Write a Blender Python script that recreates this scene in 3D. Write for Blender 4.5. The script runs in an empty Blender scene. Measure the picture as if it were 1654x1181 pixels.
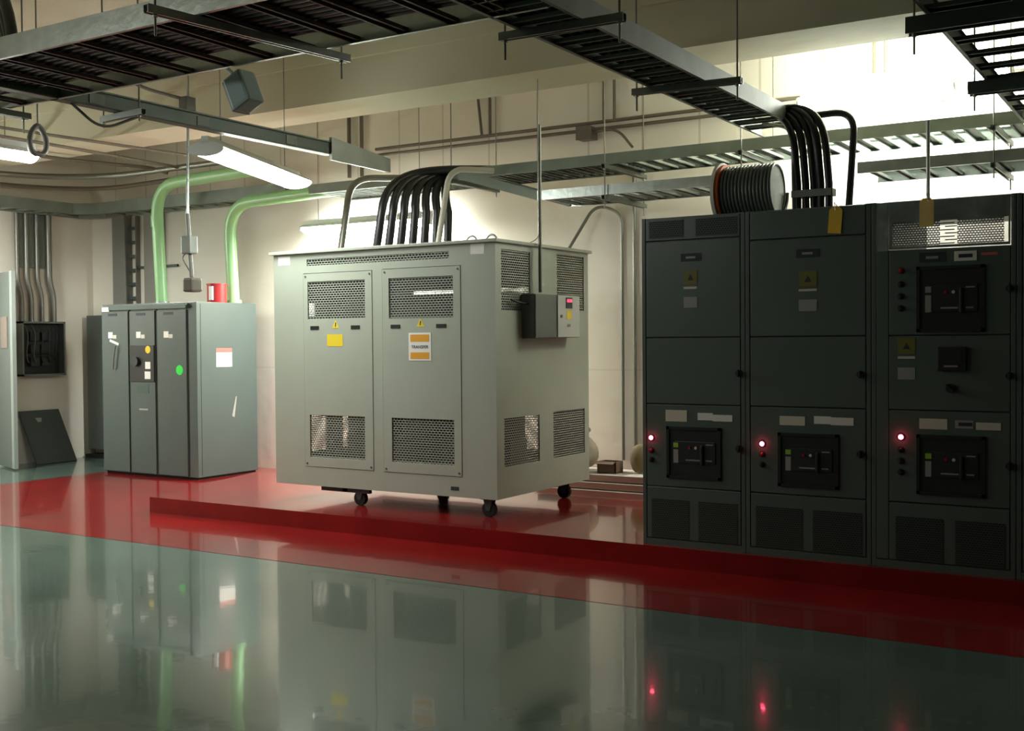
import bpy, bmesh, math, random
from mathutils import Vector, Matrix
random.seed(7)
SC = bpy.context.scene
COL = SC.collection

# ------------------------------------------------------------------ camera
YAW, PIT, ROL = 0.5553, 0.022, -0.008
EYE = Vector((0.0, 0.0, 1.5928))
F = Vector((-math.sin(YAW)*math.cos(PIT), math.cos(YAW)*math.cos(PIT), -math.sin(PIT)))
R0 = Vector((math.cos(YAW), math.sin(YAW), 0.0)); U0 = R0.cross(F)
R = R0*math.cos(ROL) + U0*math.sin(ROL); U = -R0*math.sin(ROL) + U0*math.cos(ROL)
cd = bpy.data.cameras.new('camera'); cd.sensor_width = 36.0; cd.sensor_fit = 'HORIZONTAL'
cd.lens = 36.0*1826.4/1654.0; cd.clip_start = 0.05; cd.clip_end = 100
cam = bpy.data.objects.new('camera', cd); COL.objects.link(cam)
cam.matrix_world = Matrix(((R.x, U.x, -F.x, EYE.x), (R.y, U.y, -F.y, EYE.y), (R.z, U.z, -F.z, EYE.z), (0, 0, 0, 1)))
SC.camera = cam

# ------------------------------------------------------------------ light level
w = bpy.data.worlds.new('world'); SC.world = w; w.use_nodes = True
w.node_tree.nodes['Background'].inputs[0].default_value = (0.5, 0.55, 0.5, 1)
w.node_tree.nodes['Background'].inputs[1].default_value = 0.0
SC.view_settings.view_transform = 'Standard'
try: SC.view_settings.look = 'None'
except Exception: pass
SC.view_settings.exposure = 0.32
SC.view_settings.gamma = 1.0
SC.view_settings.use_curve_mapping = False
SC.cycles.use_denoising = True
SC.cycles.max_bounces = 10
SC.cycles.diffuse_bounces = 5
SC.cycles.transparent_max_bounces = 24
SC.cycles.sample_clamp_indirect = 6.0
SC.cycles.caustics_reflective = False
SC.cycles.caustics_refractive = False

# ------------------------------------------------------------------ materials
def lin(c):
    return tuple((x/12.92 if x <= .04045 else ((x+.055)/1.055)**2.4) for x in c)
def mat(name, col, rough=.5, metal=0.0, emit=None, es=0.0, coat=0.0, bump=None, var=None, spec=.5):
    """col in linear rgb; bump=(scale,strength); var=(scale,amount) soft wear in the colour"""
    m = bpy.data.materials.new(name); m.use_nodes = True
    nt = m.node_tree; b = nt.nodes['Principled BSDF']
    b.inputs['Base Color'].default_value = (*col, 1)
    b.inputs['Roughness'].default_value = rough
    b.inputs['Metallic'].default_value = metal
    b.inputs['Specular IOR Level'].default_value = spec
    if coat: b.inputs['Coat Weight'].default_value = coat; b.inputs['Coat Roughness'].default_value = .05
    if emit: b.inputs['Emission Color'].default_value = (*emit, 1); b.inputs['Emission Strength'].default_value = es
    tc = nt.nodes.new('ShaderNodeTexCoord')
    if var:
        n = nt.nodes.new('ShaderNodeTexNoise'); n.inputs['Scale'].default_value = var[0]; n.inputs['Detail'].default_value = 5
        nt.links.new(tc.outputs['Object'], n.inputs['Vector'])
        r = nt.nodes.new('ShaderNodeMapRange')
        r.inputs['From Min'].default_value = .3; r.inputs['From Max'].default_value = .7
        r.inputs['To Min'].default_value = 1-var[1]; r.inputs['To Max'].default_value = 1+var[1]
        nt.links.new(n.outputs['Fac'], r.inputs['Value'])
        h = nt.nodes.new('ShaderNodeHueSaturation'); h.inputs['Color'].default_value = (*col, 1)
        nt.links.new(r.outputs['Result'], h.inputs['Value']); nt.links.new(h.outputs['Color'], b.inputs['Base Color'])
    if bump:
        n = nt.nodes.new('ShaderNodeTexNoise'); n.inputs['Scale'].default_value = bump[0]; n.inputs['Detail'].default_value = 4
        nt.links.new(tc.outputs['Object'], n.inputs['Vector'])
        bp = nt.nodes.new('ShaderNodeBump'); bp.inputs['Strength'].default_value = bump[1]; bp.inputs['Distance'].default_value = .02
        nt.links.new(n.outputs['Fac'], bp.inputs['Height']); nt.links.new(bp.outputs['Normal'], b.inputs['Normal'])
    return m

M = {}
M['cream']   = mat('cream_enamel', (.36, .40, .335), .42, var=(3, .03))
M['creamin'] = mat('enclosure_inside', (.20, .21, .19), .6)
M['cabinet'] = mat('grey_green_enamel', (.092, .125, .108), .34, var=(2.5, .05))
M['lcab']    = mat('blue_grey_enamel', (.062, .086, .080), .28, var=(2.5, .04))
M['lcabdk']  = mat('dark_green_trim', (.05, .085, .07), .4)
M['gap']     = mat('black_gap', (.008, .009, .008), .8)
M['black']   = mat('black_plastic', (.012, .012, .012), .4)
M['bezel']   = mat('dark_bezel', (.018, .022, .020), .35)
M['breaker'] = mat('breaker_face', (.022, .024, .024), .35)
M['lightgr'] = mat('light_grey_plastic', (.30, .31, .29), .5)
M['white']   = mat('white_label', (.78, .78, .74), .5)
M['offwhite']= mat('cream_label', (.62, .60, .50), .5)
M['yellow']  = mat('yellow_sticker', (.75, .58, .02), .5)
M['amber']   = mat('amber_tag', (.90, .58, .04), .5)
M['orange']  = mat('orange_label', (.70, .33, .02), .5)
M['ink']     = mat('dark_print', (.02, .025, .04), .6)
M['green']   = mat('green_sticker', (.02, .75, .06), .5)
M['lime']    = mat('lime_flag', (.30, .55, .04), .5)
M['redlab']  = mat('red_print', (.7, .12, .10), .5)
M['redcan']  = mat('red_enamel', (.42, .02, .02), .4)
M['galv']    = mat('galvanised_steel', (.42, .46, .44), .32, .85, var=(9, .12), bump=(30, .08))
M['strut']   = mat('dull_strut', (.20, .22, .20), .45, .6, var=(6, .1))
M['darksteel'] = mat('dark_steel', (.075, .10, .095), .5, .2)
M['tray']    = mat('ladder_steel', (.20, .235, .20), .6, .15, var=(5, .12))
M['brownst'] = mat('weathered_rung', (.10, .075, .06), .6, .2, var=(8, .3))
M['cond']    = mat('conduit_steel', (.22, .22, .19), .4, .6)
M['browncond'] = mat('brown_conduit', (.13, .11, .08), .6)
M['greencond'] = mat('green_painted_conduit', (.30, .58, .27), .35)
M['cable']   = mat('black_cable', (.010, .011, .012), .38)
M['flex']    = mat('grey_flex', (.10, .10, .085), .5)
M['rubber']  = mat('rubber', (.012, .012, .012), .7)
M['lamp']    = mat('lamp_enamel', (.80, .82, .80), .4)
M['redled']  = mat('red_pilot_lamp', (.9, .05, .08), .3, emit=(1.0, .06, .12), es=26)
M['reddis']  = mat('red_digits', (.6, .02, .04), .3, emit=(1.0, .04, .10), es=2.2)
M['redoff']  = mat('unlit_red_button', (.35, .01, .015), .35)
M['coil']    = mat('resin_coil', (.05, .045, .038), .55)
M['core']    = mat('core_iron', (.055, .06, .055), .5)
M['concrete']= mat('rough_concrete_block', (.36, .33, .28), .85, bump=(14, .4), var=(4, .15))
M['sack']    = mat('beige_sack', (.40, .35, .27), .85, bump=(9, .5), var=(6, .15))
M['carton']  = mat('brown_carton', (.16, .10, .07), .8)
M['board']   = mat('pale_board', (.50, .44, .38), .8, var=(5, .08))
M['reelw']   = mat('reel_flange', (.62, .62, .56), .6)
M['reelo']   = mat('orange_reel_ring', (.75, .16, .04), .6)
M['reelc']   = mat('grey_green_cable', (.10, .125, .11), .4)
M['door']    = mat('grey_door_leaf', (.12, .145, .135), .42)
M['doored']  = mat('pale_door_edge', (.30, .34, .32), .4)

# walls, ceiling, floor
def wall_mat(name, col, seam=None, hline=None):
    m = mat(name, col, .9, spec=.2)
    nt = m.node_tree; b = nt.nodes['Principled BSDF']
    g = nt.nodes.new('ShaderNodeNewGeometry')
    n = nt.nodes.new('ShaderNodeTexNoise'); n.inputs['Scale'].default_value = .9; n.inputs['Detail'].default_value = 6
    nt.links.new(g.outputs['Position'], n.inputs['Vector'])
    r = nt.nodes.new('ShaderNodeValToRGB')
    r.color_ramp.elements[0].position = .3; r.color_ramp.elements[0].color = (col[0]*.93, col[1]*.90, col[2]*.84, 1)
    r.color_ramp.elements[1].position = .7; r.color_ramp.elements[1].color = (*col, 1)
    nt.links.new(n.outputs['Fac'], r.inputs['Fac'])
    out = r.outputs['Color']
    if seam:   # board joints: thin dark lines every `seam` metres along x above z=hline
        s = nt.nodes.new('ShaderNodeSeparateXYZ'); nt.links.new(g.outputs['Position'], s.inputs[0])
        def mth(op, a, v=None, v2=None):
            k = nt.nodes.new('ShaderNodeMath'); k.operation = op
            for i, q in enumerate((a, v, v2)):
                if q is None: continue
                if isinstance(q, (int, float)): k.inputs[i].default_value = q
                else: nt.links.new(q, k.inputs[i])
            return k.outputs[0]
        fx = mth('FRACT', mth('DIVIDE', s.outputs['X'], seam))
        ln = mth('LESS_THAN', fx, .022/seam)
        up = mth('GREATER_THAN', s.outputs['Z'], hline)
        hz = mth('LESS_THAN', mth('ABSOLUTE', mth('SUBTRACT', s.outputs['Z'], 1.28)), .008)
        f = mth('MULTIPLY', mth('MAXIMUM', mth('MULTIPLY', ln, up), mth('MULTIPLY', hz, .4)), .45)
        mx = nt.nodes.new('ShaderNodeMix'); mx.data_type = 'RGBA'
        nt.links.new(f, mx.inputs['Factor']); nt.links.new(out, mx.inputs[6])
        mx.inputs[7].default_value = (col[0]*.45, col[1]*.42, col[2]*.36, 1)
        out = mx.outputs[2]
    nt.links.new(out, b.inputs['Base Color'])
    bn = nt.nodes.new('ShaderNodeTexNoise'); bn.inputs['Scale'].default_value = 6; bn.inputs['Detail'].default_value = 6
    nt.links.new(g.outputs['Position'], bn.inputs['Vector'])
    bp = nt.nodes.new('ShaderNodeBump'); bp.inputs['Strength'].default_value = .25; bp.inputs['Distance'].default_value = .02
    nt.links.new(bn.outputs['Fac'], bp.inputs['Height']); nt.links.new(bp.outputs['Normal'], b.inputs['Normal'])
    return m
WALLC = (.82, .80, .73)
M['wall'] = wall_mat('painted_wall', WALLC)
M['wallback'] = wall_mat('painted_back_wall', WALLC, .62, 3.35)
M['ceil'] = wall_mat('painted_concrete', (.60, .585, .45))
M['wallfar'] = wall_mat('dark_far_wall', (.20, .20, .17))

def floor_mat(name, c0, c1, rough, sc):
    m = mat(name, c0, rough, spec=.5)
    nt = m.node_tree; b = nt.nodes['Principled BSDF']; g = nt.nodes.new('ShaderNodeNewGeometry')
    n = nt.nodes.new('ShaderNodeTexNoise'); n.inputs['Scale'].default_value = sc; n.inputs['Detail'].default_value = 7
    nt.links.new(g.outputs['Position'], n.inputs['Vector'])
    r = nt.nodes.new('ShaderNodeValToRGB'); r.color_ramp.elements[0].position = .32; r.color_ramp.elements[1].position = .7
    r.color_ramp.elements[0].color = (*c0, 1); r.color_ramp.elements[1].color = (*c1, 1)
    nt.links.new(n.outputs['Fac'], r.inputs['Fac']); nt.links.new(r.outputs['Color'], b.inputs['Base Color'])
    n2 = nt.nodes.new('ShaderNodeTexNoise'); n2.inputs['Scale'].default_value = 5.0; n2.inputs['Detail'].default_value = 2
    nt.links.new(g.outputs['Position'], n2.inputs['Vector'])
    bp = nt.nodes.new('ShaderNodeBump'); bp.inputs['Strength'].default_value = .05; bp.inputs['Distance'].default_value = .012
    nt.links.new(n2.outputs['Fac'], bp.inputs['Height']); nt.links.new(bp.outputs['Normal'], b.inputs['Normal'])
    b.inputs['Specular IOR Level'].default_value = .3; b.inputs['Coat Weight'].default_value = .55; b.inputs['Coat Roughness'].default_value = .04
    nt.links.new(bp.outputs['Normal'], b.inputs['Coat Normal'])
    return m
M['floor'] = floor_mat('grey_epoxy', (.075, .115, .092), (.105, .15, .125), .16, 1.2)
M['red'] = floor_mat('red_epoxy', (.18, .007, .007), (.26, .011, .011), .16, 2.0)

def grille_mat(name, col, axis, pitch=.0205, slot=.026, gap=.008, fill=.62):
    """sheet metal with real slot openings (staggered rows), procedural"""
    m = mat(name, col, .45)
    nt = m.node_tree; b = nt.nodes['Principled BSDF']; out = nt.nodes['Material Output']
    g = nt.nodes.new('ShaderNodeNewGeometry'); s = nt.nodes.new('ShaderNodeSeparateXYZ')
    nt.links.new(g.outputs['Position'], s.inputs[0])
    def mth(op, a, v=None):
        k = nt.nodes.new('ShaderNodeMath'); k.operation = op
        for i, q in enumerate((a, v)):
            if q is None: continue
            if isinstance(q, (int, float)): k.inputs[i].default_value = q
            else: nt.links.new(q, k.inputs[i])
        return k.outputs[0]
    u = s.outputs[axis]; P = slot+gap
    zr = mth('DIVIDE', s.outputs['Z'], pitch)
    row = mth('FLOOR', zr); odd = mth('MODULO', mth('ABSOLUTE', row), 2.0)
    uu = mth('FRACT', mth('ADD', mth('DIVIDE', u, P), mth('MULTIPLY', odd, .5)))
    hole = mth('MULTIPLY', mth('LESS_THAN', uu, slot/P), mth('LESS_THAN', mth('FRACT', zr), fill))
    tr = nt.nodes.new('ShaderNodeBsdfTransparent'); mx = nt.nodes.new('ShaderNodeMixShader')
    nt.links.new(hole, mx.inputs[0]); nt.links.new(b.outputs[0], mx.inputs[1]); nt.links.new(tr.outputs[0], mx.inputs[2])
    nt.links.new(mx.outputs[0], out.inputs['Surface'])
    return m
M['gx'] = grille_mat('slotted_sheet_front', (.30, .33, .28), 'X')
M['gy'] = grille_mat('slotted_sheet_side', (.30, .33, .28), 'Y')
M['gsw'] = grille_mat('slotted_sheet_dark', (.045, .062, .053), 'X', .014, .012, .006, .5)
# clear wrapping film
def film():
    m = mat('clear_film', (.75, .85, .82), .12, bump=(22, .9), spec=.8)
    nt = m.node_tree; b = nt.nodes['Principled BSDF']; out = nt.nodes['Material Output']
    tr = nt.nodes.new('ShaderNodeBsdfTransparent'); mx = nt.nodes.new('ShaderNodeMixShader'); mx.inputs[0].default_value = .80
    nt.links.new(b.outputs[0], mx.inputs[1]); nt.links.new(tr.outputs[0], mx.inputs[2]); nt.links.new(mx.outputs[0], out.inputs['Surface'])
    return m
M['film'] = film()

# ------------------------------------------------------------------ mesh builder
class MB:
    def __init__(s): s.v = []; s.f = []; s.sm = []
    def add(s, vs, fs, smooth=False):
        o = len(s.v); s.v += [Vector(q) for q in vs]
        for f in fs: s.f.append([o+i for i in f]); s.sm.append(smooth)
        return s
    def box(s, x0, x1, y0, y1, z0, z1):
        x0, x1 = min(x0, x1), max(x0, x1); y0, y1 = min(y0, y1), max(y0, y1); z0, z1 = min(z0, z1), max(z0, z1)
        return s.add([(x0,y0,z0),(x1,y0,z0),(x1,y1,z0),(x0,y1,z0),(x0,y0,z1),(x1,y0,z1),(x1,y1,z1),(x0,y1,z1)],
                     [(0,3,2,1),(4,5,6,7),(0,1,5,4),(1,2,6,5),(2,3,7,6),(3,0,4,7)])
    def bbox(s, x0, x1, y0, y1, z0, z1, c=.006):
        """box with chamfered edges"""
        bm = bmesh.new(); bmesh.ops.create_cube(bm, size=1)
        for v in bm.verts:
            v.co = Vector(((x0+x1)/2+v.co.x*abs(x1-x0), (y0+y1)/2+v.co.y*abs(y1-y0), (z0+z1)/2+v.co.z*abs(z1-z0)))
        c = min(c, .45*min(abs(x1-x0), abs(y1-y0), abs(z1-z0)))
        bmesh.ops.bevel(bm, geom=bm.edges[:], offset=c, segments=2, affect='EDGES', profile=.6)
        bm.verts.index_update()
        s.add([v.co.copy() for v in bm.verts], [[v.index for v in f.verts] for f in bm.faces]); bm.free(); return s
    def tube(s, pts, r, n=12, cap=True, r1=None):
        pts = [Vector(p) for p in pts]; rings = []
        t0 = (pts[1]-pts[0]).normalized(); a = Vector((0,0,1)) if abs(t0.z) < .9 else Vector((1,0,0))
        nx = t0.cross(a).normalized(); L = len(pts)
        for i, p in enumerate(pts):
            t = (pts[min(i+1, L-1)]-pts[max(i-1, 0)]).normalized()
            nx = (nx - t*nx.dot(t)).normalized(); ny = t.cross(nx)
            rr = r if r1 is None else r+(r1-r)*i/(L-1)
            rings.append([p+nx*rr*math.cos(2*math.pi*k/n)+ny*rr*math.sin(2*math.pi*k/n) for k in range(n)])
        vs = [q for g in rings for q in g]; fs = []
        for i in range(L-1):
            for k in range(n): fs.append((i*n+k, i*n+(k+1) % n, (i+1)*n+(k+1) % n, (i+1)*n+k))
        s.add(vs, fs, True)
        if cap:
            s.add(rings[0], [tuple(range(n))[::-1]]); s.add(rings[-1], [tuple(range(n))])
        return s
    def prism(s, poly, d):
        """poly: 3-D points of a face, extruded by vector d"""
        d = Vector(d); n = len(poly); P = [Vector(p) for p in poly]
        fs = [tuple(range(n))[::-1], tuple(range(n, 2*n))]+[(i, (i+1) % n, (i+1) % n+n, i+n) for i in range(n)]
        return s.add(P+[p+d for p in P], fs)
    def channel(s, a, b, w, h, t=.004, up=(0,0,1), lip=.010):
        """open strut channel from a to b, w wide, h high, open side = -up"""
        a, b, up = Vector(a), Vector(b), Vector(up); d = (b-a); sd = d.cross(up).normalized()
        pr = [(-w/2,0),(-w/2,h),(w/2,h),(w/2,0),(w/2-lip,0),(w/2-lip,t),(w/2-t,t),(w/2-t,h-t),(-w/2+t,h-t),(-w/2+t,t),(-w/2+lip,t),(-w/2+lip,0)]
        return s.prism([a+sd*x+up*z for x, z in pr], d)
    def rot(s, c, ax, ang):
        c = Vector(c); m = Matrix.Rotation(ang, 3, ax); s.v = [c+m@(p-c) for p in s.v]; return s

ORG = {}
def link(o, parent=None, origin=(0,0,0)):
    COL.objects.link(o); origin = Vector(origin); ORG[o.name] = origin
    if parent is not None:
        o.parent = parent; o.location = origin-ORG[parent.name]
    else: o.location = origin
    return o
def obj(name, mb, m, parent=None, label=None):
    lo = Vector([min(v[i] for v in mb.v) for i in range(3)]); hi = Vector([max(v[i] for v in mb.v) for i in range(3)])
    c = (lo+hi)/2; c.z = lo.z if parent is None else c.z
    me = bpy.data.meshes.new(name); me.from_pydata([v-c for v in mb.v], [], mb.f)
    me.polygons.foreach_set('use_smooth', mb.sm)
    bm = bmesh.new(); bm.from_mesh(me); bmesh.ops.recalc_face_normals(bm, faces=bm.faces[:]); bm.to_mesh(me); bm.free()
    me.materials.append(M[m] if isinstance(m, str) else m)
    o = bpy.data.objects.new(name, me); link(o, parent, c)
    if label: o['label'] = label
    return o
def tag(o, label, cat, group=None):
    o['label'] = label; o['category'] = cat
    if group: o['group'] = group
    return o
def thing(name, loc, label, cat, group=None):
    return tag(link(bpy.data.objects.new(name, None), None, loc), label, cat, group)
def struct(name, mb, m, parent=None):
    o = obj(name, mb, m, parent)
    if parent is None: o['kind'] = 'structure'
    return o
def bez(p0, p1, p2, p3, n=14):
    p0, p1, p2, p3 = map(Vector, (p0, p1, p2, p3))
    return [p0*(1-t)**3+p1*3*t*(1-t)**2+p2*3*t*t*(1-t)+p3*t**3 for t in [i/n for i in range(n+1)]]
def bend(pts, rad, n=8):
    """polyline with rounded corners"""
    P = [Vector(p) for p in pts]; out = [P[0]]
    for i in range(1, len(P)-1):
        a = (P[i-1]-P[i]); b = (P[i+1]-P[i]); r = min(rad, a.length*.49, b.length*.49)
        a = P[i]+a.normalized()*r; b = P[i]+b.normalized()*r
        for k in range(n+1):
            t = k/n; out.append(a*(1-t)**2+P[i]*2*t*(1-t)+b*t*t)
    out.append(P[-1]); return out
def text(s, size, loc, parent, m, name='lettering'):
    c = bpy.data.curves.new('t', 'FONT'); c.body = s; c.size = size; c.align_x = 'CENTER'; c.align_y = 'CENTER'; c.extrude = .0006
    o = bpy.data.objects.new('t', c); COL.objects.link(o); bpy.context.view_layer.update()
    me = bpy.data.meshes.new_from_object(o.evaluated_get(bpy.context.evaluated_depsgraph_get()))
    bpy.data.objects.remove(o); mm = Matrix.Rotation(math.pi/2, 4, 'X'); me.transform(mm); me.name = name
    me.materials.clear(); me.materials.append(M[m])
    return link(bpy.data.objects.new(name, me), parent, loc)

def sheet_with_holes(ax, pos, th, u0, u1, z0, z1, holes):
    """panel in the plane ax=pos with rectangular openings (grid decomposition)"""
    us = sorted({u0, u1}|{h[0] for h in holes}|{h[1] for h in holes}); zs = sorted({z0, z1}|{h[2] for h in holes}|{h[3] for h in holes})
    mb = MB()
    for a, b in zip(us[:-1], us[1:]):
        for c, d in zip(zs[:-1], zs[1:]):
            m, n = (a+b)/2, (c+d)/2
            if any(h[0] < m < h[1] and h[2] < n < h[3] for h in holes): continue
            if ax == 'Y': mb.box(a, b, pos, pos+th, c, d)
            else: mb.box(pos, pos+th, a, b, c, d)
    return mb
# ------------------------------------------------------------------ the room
WX, WY, CZ = -13.52, 10.53, 4.30
EX, NY = 7.0, -6.0
SY = 7.2935          # front plane of the switchgear
PAD = .1445
struct('floor', MB().add([(WX,NY,0),(EX,NY,0),(EX,WY,0),(WX,WY,0),(WX,NY,-.1),(EX,NY,-.1),(EX,WY,-.1),(WX,WY,-.1)],
       [(0,1,2,3),(7,6,5,4),(0,4,5,1),(1,5,6,2),(2,6,7,3),(3,7,4,0)]), 'floor')
struct('red_floor_paint', MB().box(-11.72, EX, 6.067, WY, 0, .002), 'red')
struct('equipment_pad', MB().add(
    [(-8.53,SY-.055,.002),(EX,SY-.055,.002),(EX,9.24,.002),(-9.12,9.24,.002),(-8.53,SY-.055,PAD),(EX,SY-.055,PAD),(EX,9.24,PAD),(-9.12,9.24,PAD)],
    [(0,3,2,1),(4,5,6,7),(0,1,5,4),(1,2,6,5),(2,3,7,6),(3,0,4,7)]), 'red')
struct('wall_back', MB().box(WX-.2, EX, WY, WY+.2, 0, CZ), 'wallback')
struct('wall_left', MB().box(WX-.2, WX, NY, WY, 0, CZ), 'wall')
struct('wall_right', MB().box(EX, EX+.2, NY, WY, 0, CZ), 'wallfar')
struct('wall_front', MB().box(WX-.2, EX+.2, NY-.2, NY, 0, CZ), 'wallfar')
struct('ceiling', MB().box(WX-.2, EX+.2, NY-.2, WY+.2, CZ, CZ+.2), 'ceil')
# concrete beam with a shallow haunch line near its top
struct('ceiling_beam', MB().box(WX, EX, 8.02, 8.66, 3.80, 4.16).box(WX, EX, 7.985, 8.70, 4.16, CZ), 'ceil')
struct('ceiling_beam', MB().box(WX, EX, 1.2, 1.8, 3.80, CZ), 'ceil')

# ------------------------------------------------------------------ lamps
def lamp(name, a, b, label, group=None, w=.20, chains=(.15, .85), es=30, bare=False):
    """surface fluorescent batten: steel spine, end caps, rounded glowing diffuser, hanging wires"""
    a, b = Vector(a), Vector(b); d = (b-a).normalized(); sd = d.cross(Vector((0,0,1))).normalized(); up = Vector((0,0,1))
    t = thing(name, (a+b)/2, label, 'light fixture', group)
    obj('spine', MB().prism([a+sd*x+up*z for x, z in [(-.035,.045),(.035,.045),(.03,.10),(-.03,.10)]], b-a), 'lamp', t)
    ell = [(w/2*math.cos(2*math.pi*k/20), .055*math.sin(2*math.pi*k/20)) for k in range(20)]
    for e in (a, b-d*.02):
        obj('end_cap', MB().prism([e+sd*x*1.04+up*z*1.05 for x, z in ell], d*.02), 'lamp', t)
    if bare: arc = ell+[ell[0]]
    else:
        th = [math.radians(-190+200*k/16) for k in range(17)]; arc = [(w/2*math.cos(q_), .055*math.sin(q_)) for q_ in th]
        top = [(w/2*1.02*math.cos(q_), .058*math.sin(q_)) for q_ in [math.radians(10+160*k/10) for k in range(11)]]
        obj('top_housing', MB().prism([a+d*.02+sd*x+up*z for x, z in top], (b-a)-d*.04), 'lamp', t)
    mb = MB(); n = len(arc); A = [a+d*.02+sd*x+up*z for x, z in arc]; B = [b-d*.02+sd*x+up*z for x, z in arc]
    mb.add(A+B, [(k, k+1, n+k+1, n+k) for k in range(n-1)], True)
    obj('diffuser', mb, mat('lit_diffuser', (1, 1, 1), .3, emit=(.97, 1.0, .92), es=es), t, 'glowing white diffuser')
    for c in chains:
        p = a+(b-a)*c+up*.10
        obj('hanging_wire', MB().tube([p, Vector((p.x, p.y, CZ if not 7.9 < p.y < 8.7 else 3.8))], .004, 6), 'cond', t)
    return t
lamp('fluorescent_light', (-8.05,4.05,3.10), (-8.05,5.72,3.10), 'long fluorescent light under the far left of the big cable ladder, cut by the frame', es=42)
lamp('fluorescent_light', (-6.78,6.35,3.13), (-7.28,7.95,3.08), 'long fluorescent light glaring just below the green trunking, above the grey-blue cabinet', w=.30, es=42)
lamp('fluorescent_light', (-9.15,10.15,2.93), (-7.30,10.15,2.93), 'fluorescent light low on the back wall behind the cream transformer cabinet', chains=(.1,.9), w=.24, es=170)
lamp('fluorescent_light', (-3.02,9.62,3.60), (-1.74,9.62,3.60), 'brightest fluorescent light, the nearer of two between the two ladders above the switchgear', w=.30, es=62, bare=True)
lamp('fluorescent_light', (-2.62,10.15,3.80), (-1.42,10.15,3.80), 'farther fluorescent light added to widen the glow, close to the back wall above the dark switchgear', w=.26, es=45, bare=True)  # second fixture added to fill out the glow around the nearer one
# unseen lights of the same kind, the last two added for more light
lamp('fluorescent_light', (-7.2,1.9,3.35), (-5.4,1.9,3.35), 'fluorescent light out of the frame in the left half of the hall', es=30)
lamp('fluorescent_light', (-12.5,6.1,3.20), (-12.5,7.9,3.20), 'unseen fluorescent light added to brighten the left wall, out of the frame', w=.24, es=115)
lamp('fluorescent_light', (2.2,9.2,3.45), (3.4,9.2,3.45), 'unseen fluorescent light added for more light past the end of the switchgear', es=40)

# ------------------------------------------------------------------ cable ladders
def ladder(name, a, b, w, side, label, pitch=.25, h=.10, m='tray', rm='tray', rw=.05, group=None, rails=(True, True)):
    """ladder tray from a to b (centre of its near rail's bottom), far rail offset by vector side*w"""
    a, b, side = Vector(a), Vector(b), Vector(side); d = (b-a); L = d.length; dn = d.normalized()
    t = thing(name, a, label, 'cable tray', group)
    for k, e in enumerate((Vector((0,0,0)), side*w)):
        if not rails[k]: continue
        s_ = side if k == 0 else -side
        # C-section rail, flanges pointing inwards
        P = [(0,0),(.022,0),(.022,.004),(.003,.004),(.003,h-.004),(.022,h-.004),(.022,h),(0,h)]
        obj('side_rail', MB().prism([a+e+s_*x+Vector((0,0,z)) for x, z in P], d), m, t)
    n = int(L/pitch)
    for i in range(n):
        p = a+dn*(pitch*(i+.5))
        obj('rung', MB().channel(p+side*.003+Vector((0,0,.012)), p+side*(w-.003)+Vector((0,0,.012)), rw, .022, .003, lip=.012), rm, t)
    return t
Z = 3.2
ladder('cable_ladder', (-7.3,3.92,Z), (-2.74,3.92,Z), .86, (0,1,0), 'big near cable ladder across the upper left, loaded with black cables', .32, .12, 'galv', 'brownst', .07)
ladder('cable_ladder', (-2.69,3.95,Z), (-2.69,8.75,Z), .38, (-1,0,0), 'middle cable ladder running away towards the switchgear cable drop', .23, .12, 'tray', 'tray', .095)
ladder('cable_ladder', (-1.225,3.2,Z), (-1.225,9.25,Z), .42, (1,0,0), 'dark cable ladder at the upper right corner of the view', .36, .11, 'darksteel', 'darksteel', .10)
ladder('cable_ladder', (-8.35,9.30,Z), (2.0,9.30,Z), .68, (0,1,0), 'long upper cable ladder in front of the back wall', .17, .10, 'tray', 'tray', .08)
ladder('cable_ladder', (-5.45,9.26,2.92), (-3.45,9.26,2.92), .66, (0,1,0), 'short lower cable ladder left of the cable reel', .18, .09, 'galv', 'tray', .06)
ladder('cable_ladder', (-2.45,9.26,2.92), (2.0,9.26,2.92), .66, (0,1,0), 'lower cable ladder with a bright rail right above the switchgear', .19, .09, 'galv', 'tray', .055)
# sloping link between the two levels
t = thing('sloping_tray_link', (-6.37,9.28,3.2), 'short sloping grey tray link stepping down beside the black cable drop', 'cable tray')
obj('side_rail', MB().prism([(-6.37,9.27,3.2),(-5.45,9.27,2.92),(-5.45,9.27,3.01),(-6.37,9.27,3.30)], (0,.02,0)), 'tray', t)
obj('side_rail', MB().prism([(-6.37,9.90,3.2),(-5.45,9.90,2.92),(-5.45,9.90,3.01),(-6.37,9.90,3.30)], (0,.02,0)), 'tray', t)
for i in range(4):
    x = -6.2+.22*i; z = 3.17-.067*i
    obj('rung', MB().box(x-.025, x+.025, 9.29, 9.90, z, z+.02), 'tray', t)
# corner tray on the left and back walls
t = thing('cable_ladder_corner', (-13.3,10.2,3.33), 'cable ladder turning the left room corner above the wall panel', 'cable tray')
for off in (0, .36):
    pts = [(-13.08-off, 2.0, 0), (-13.08-off, 9.88+off, 0), (-12.85-off*.6, 10.06+off*.99, 0), (-9.4, 10.06+off, 0)]
    mb = MB()
    for p, q in zip(pts[:-1], pts[1:]):
        p, q = Vector(p), Vector(q); n = (q-p).cross(Vector((0,0,1))).normalized()*.02
        mb.prism([p+Vector((0,0,3.34)), p+n+Vector((0,0,3.34)), p+n+Vector((0,0,3.49)), p+Vector((0,0,3.49))], q-p)
    obj('side_rail', mb, 'tray', t)
for i in range(24): obj('rung', MB().box(-13.44, -13.08, 4.0+i*.25, 4.05+i*.25, 3.35, 3.37), 'tray', t)
for i in range(13): obj('rung', MB().box(-12.7+i*.25, -12.65+i*.25, 10.06, 10.42, 3.35, 3.37), 'tray', t)

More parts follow.
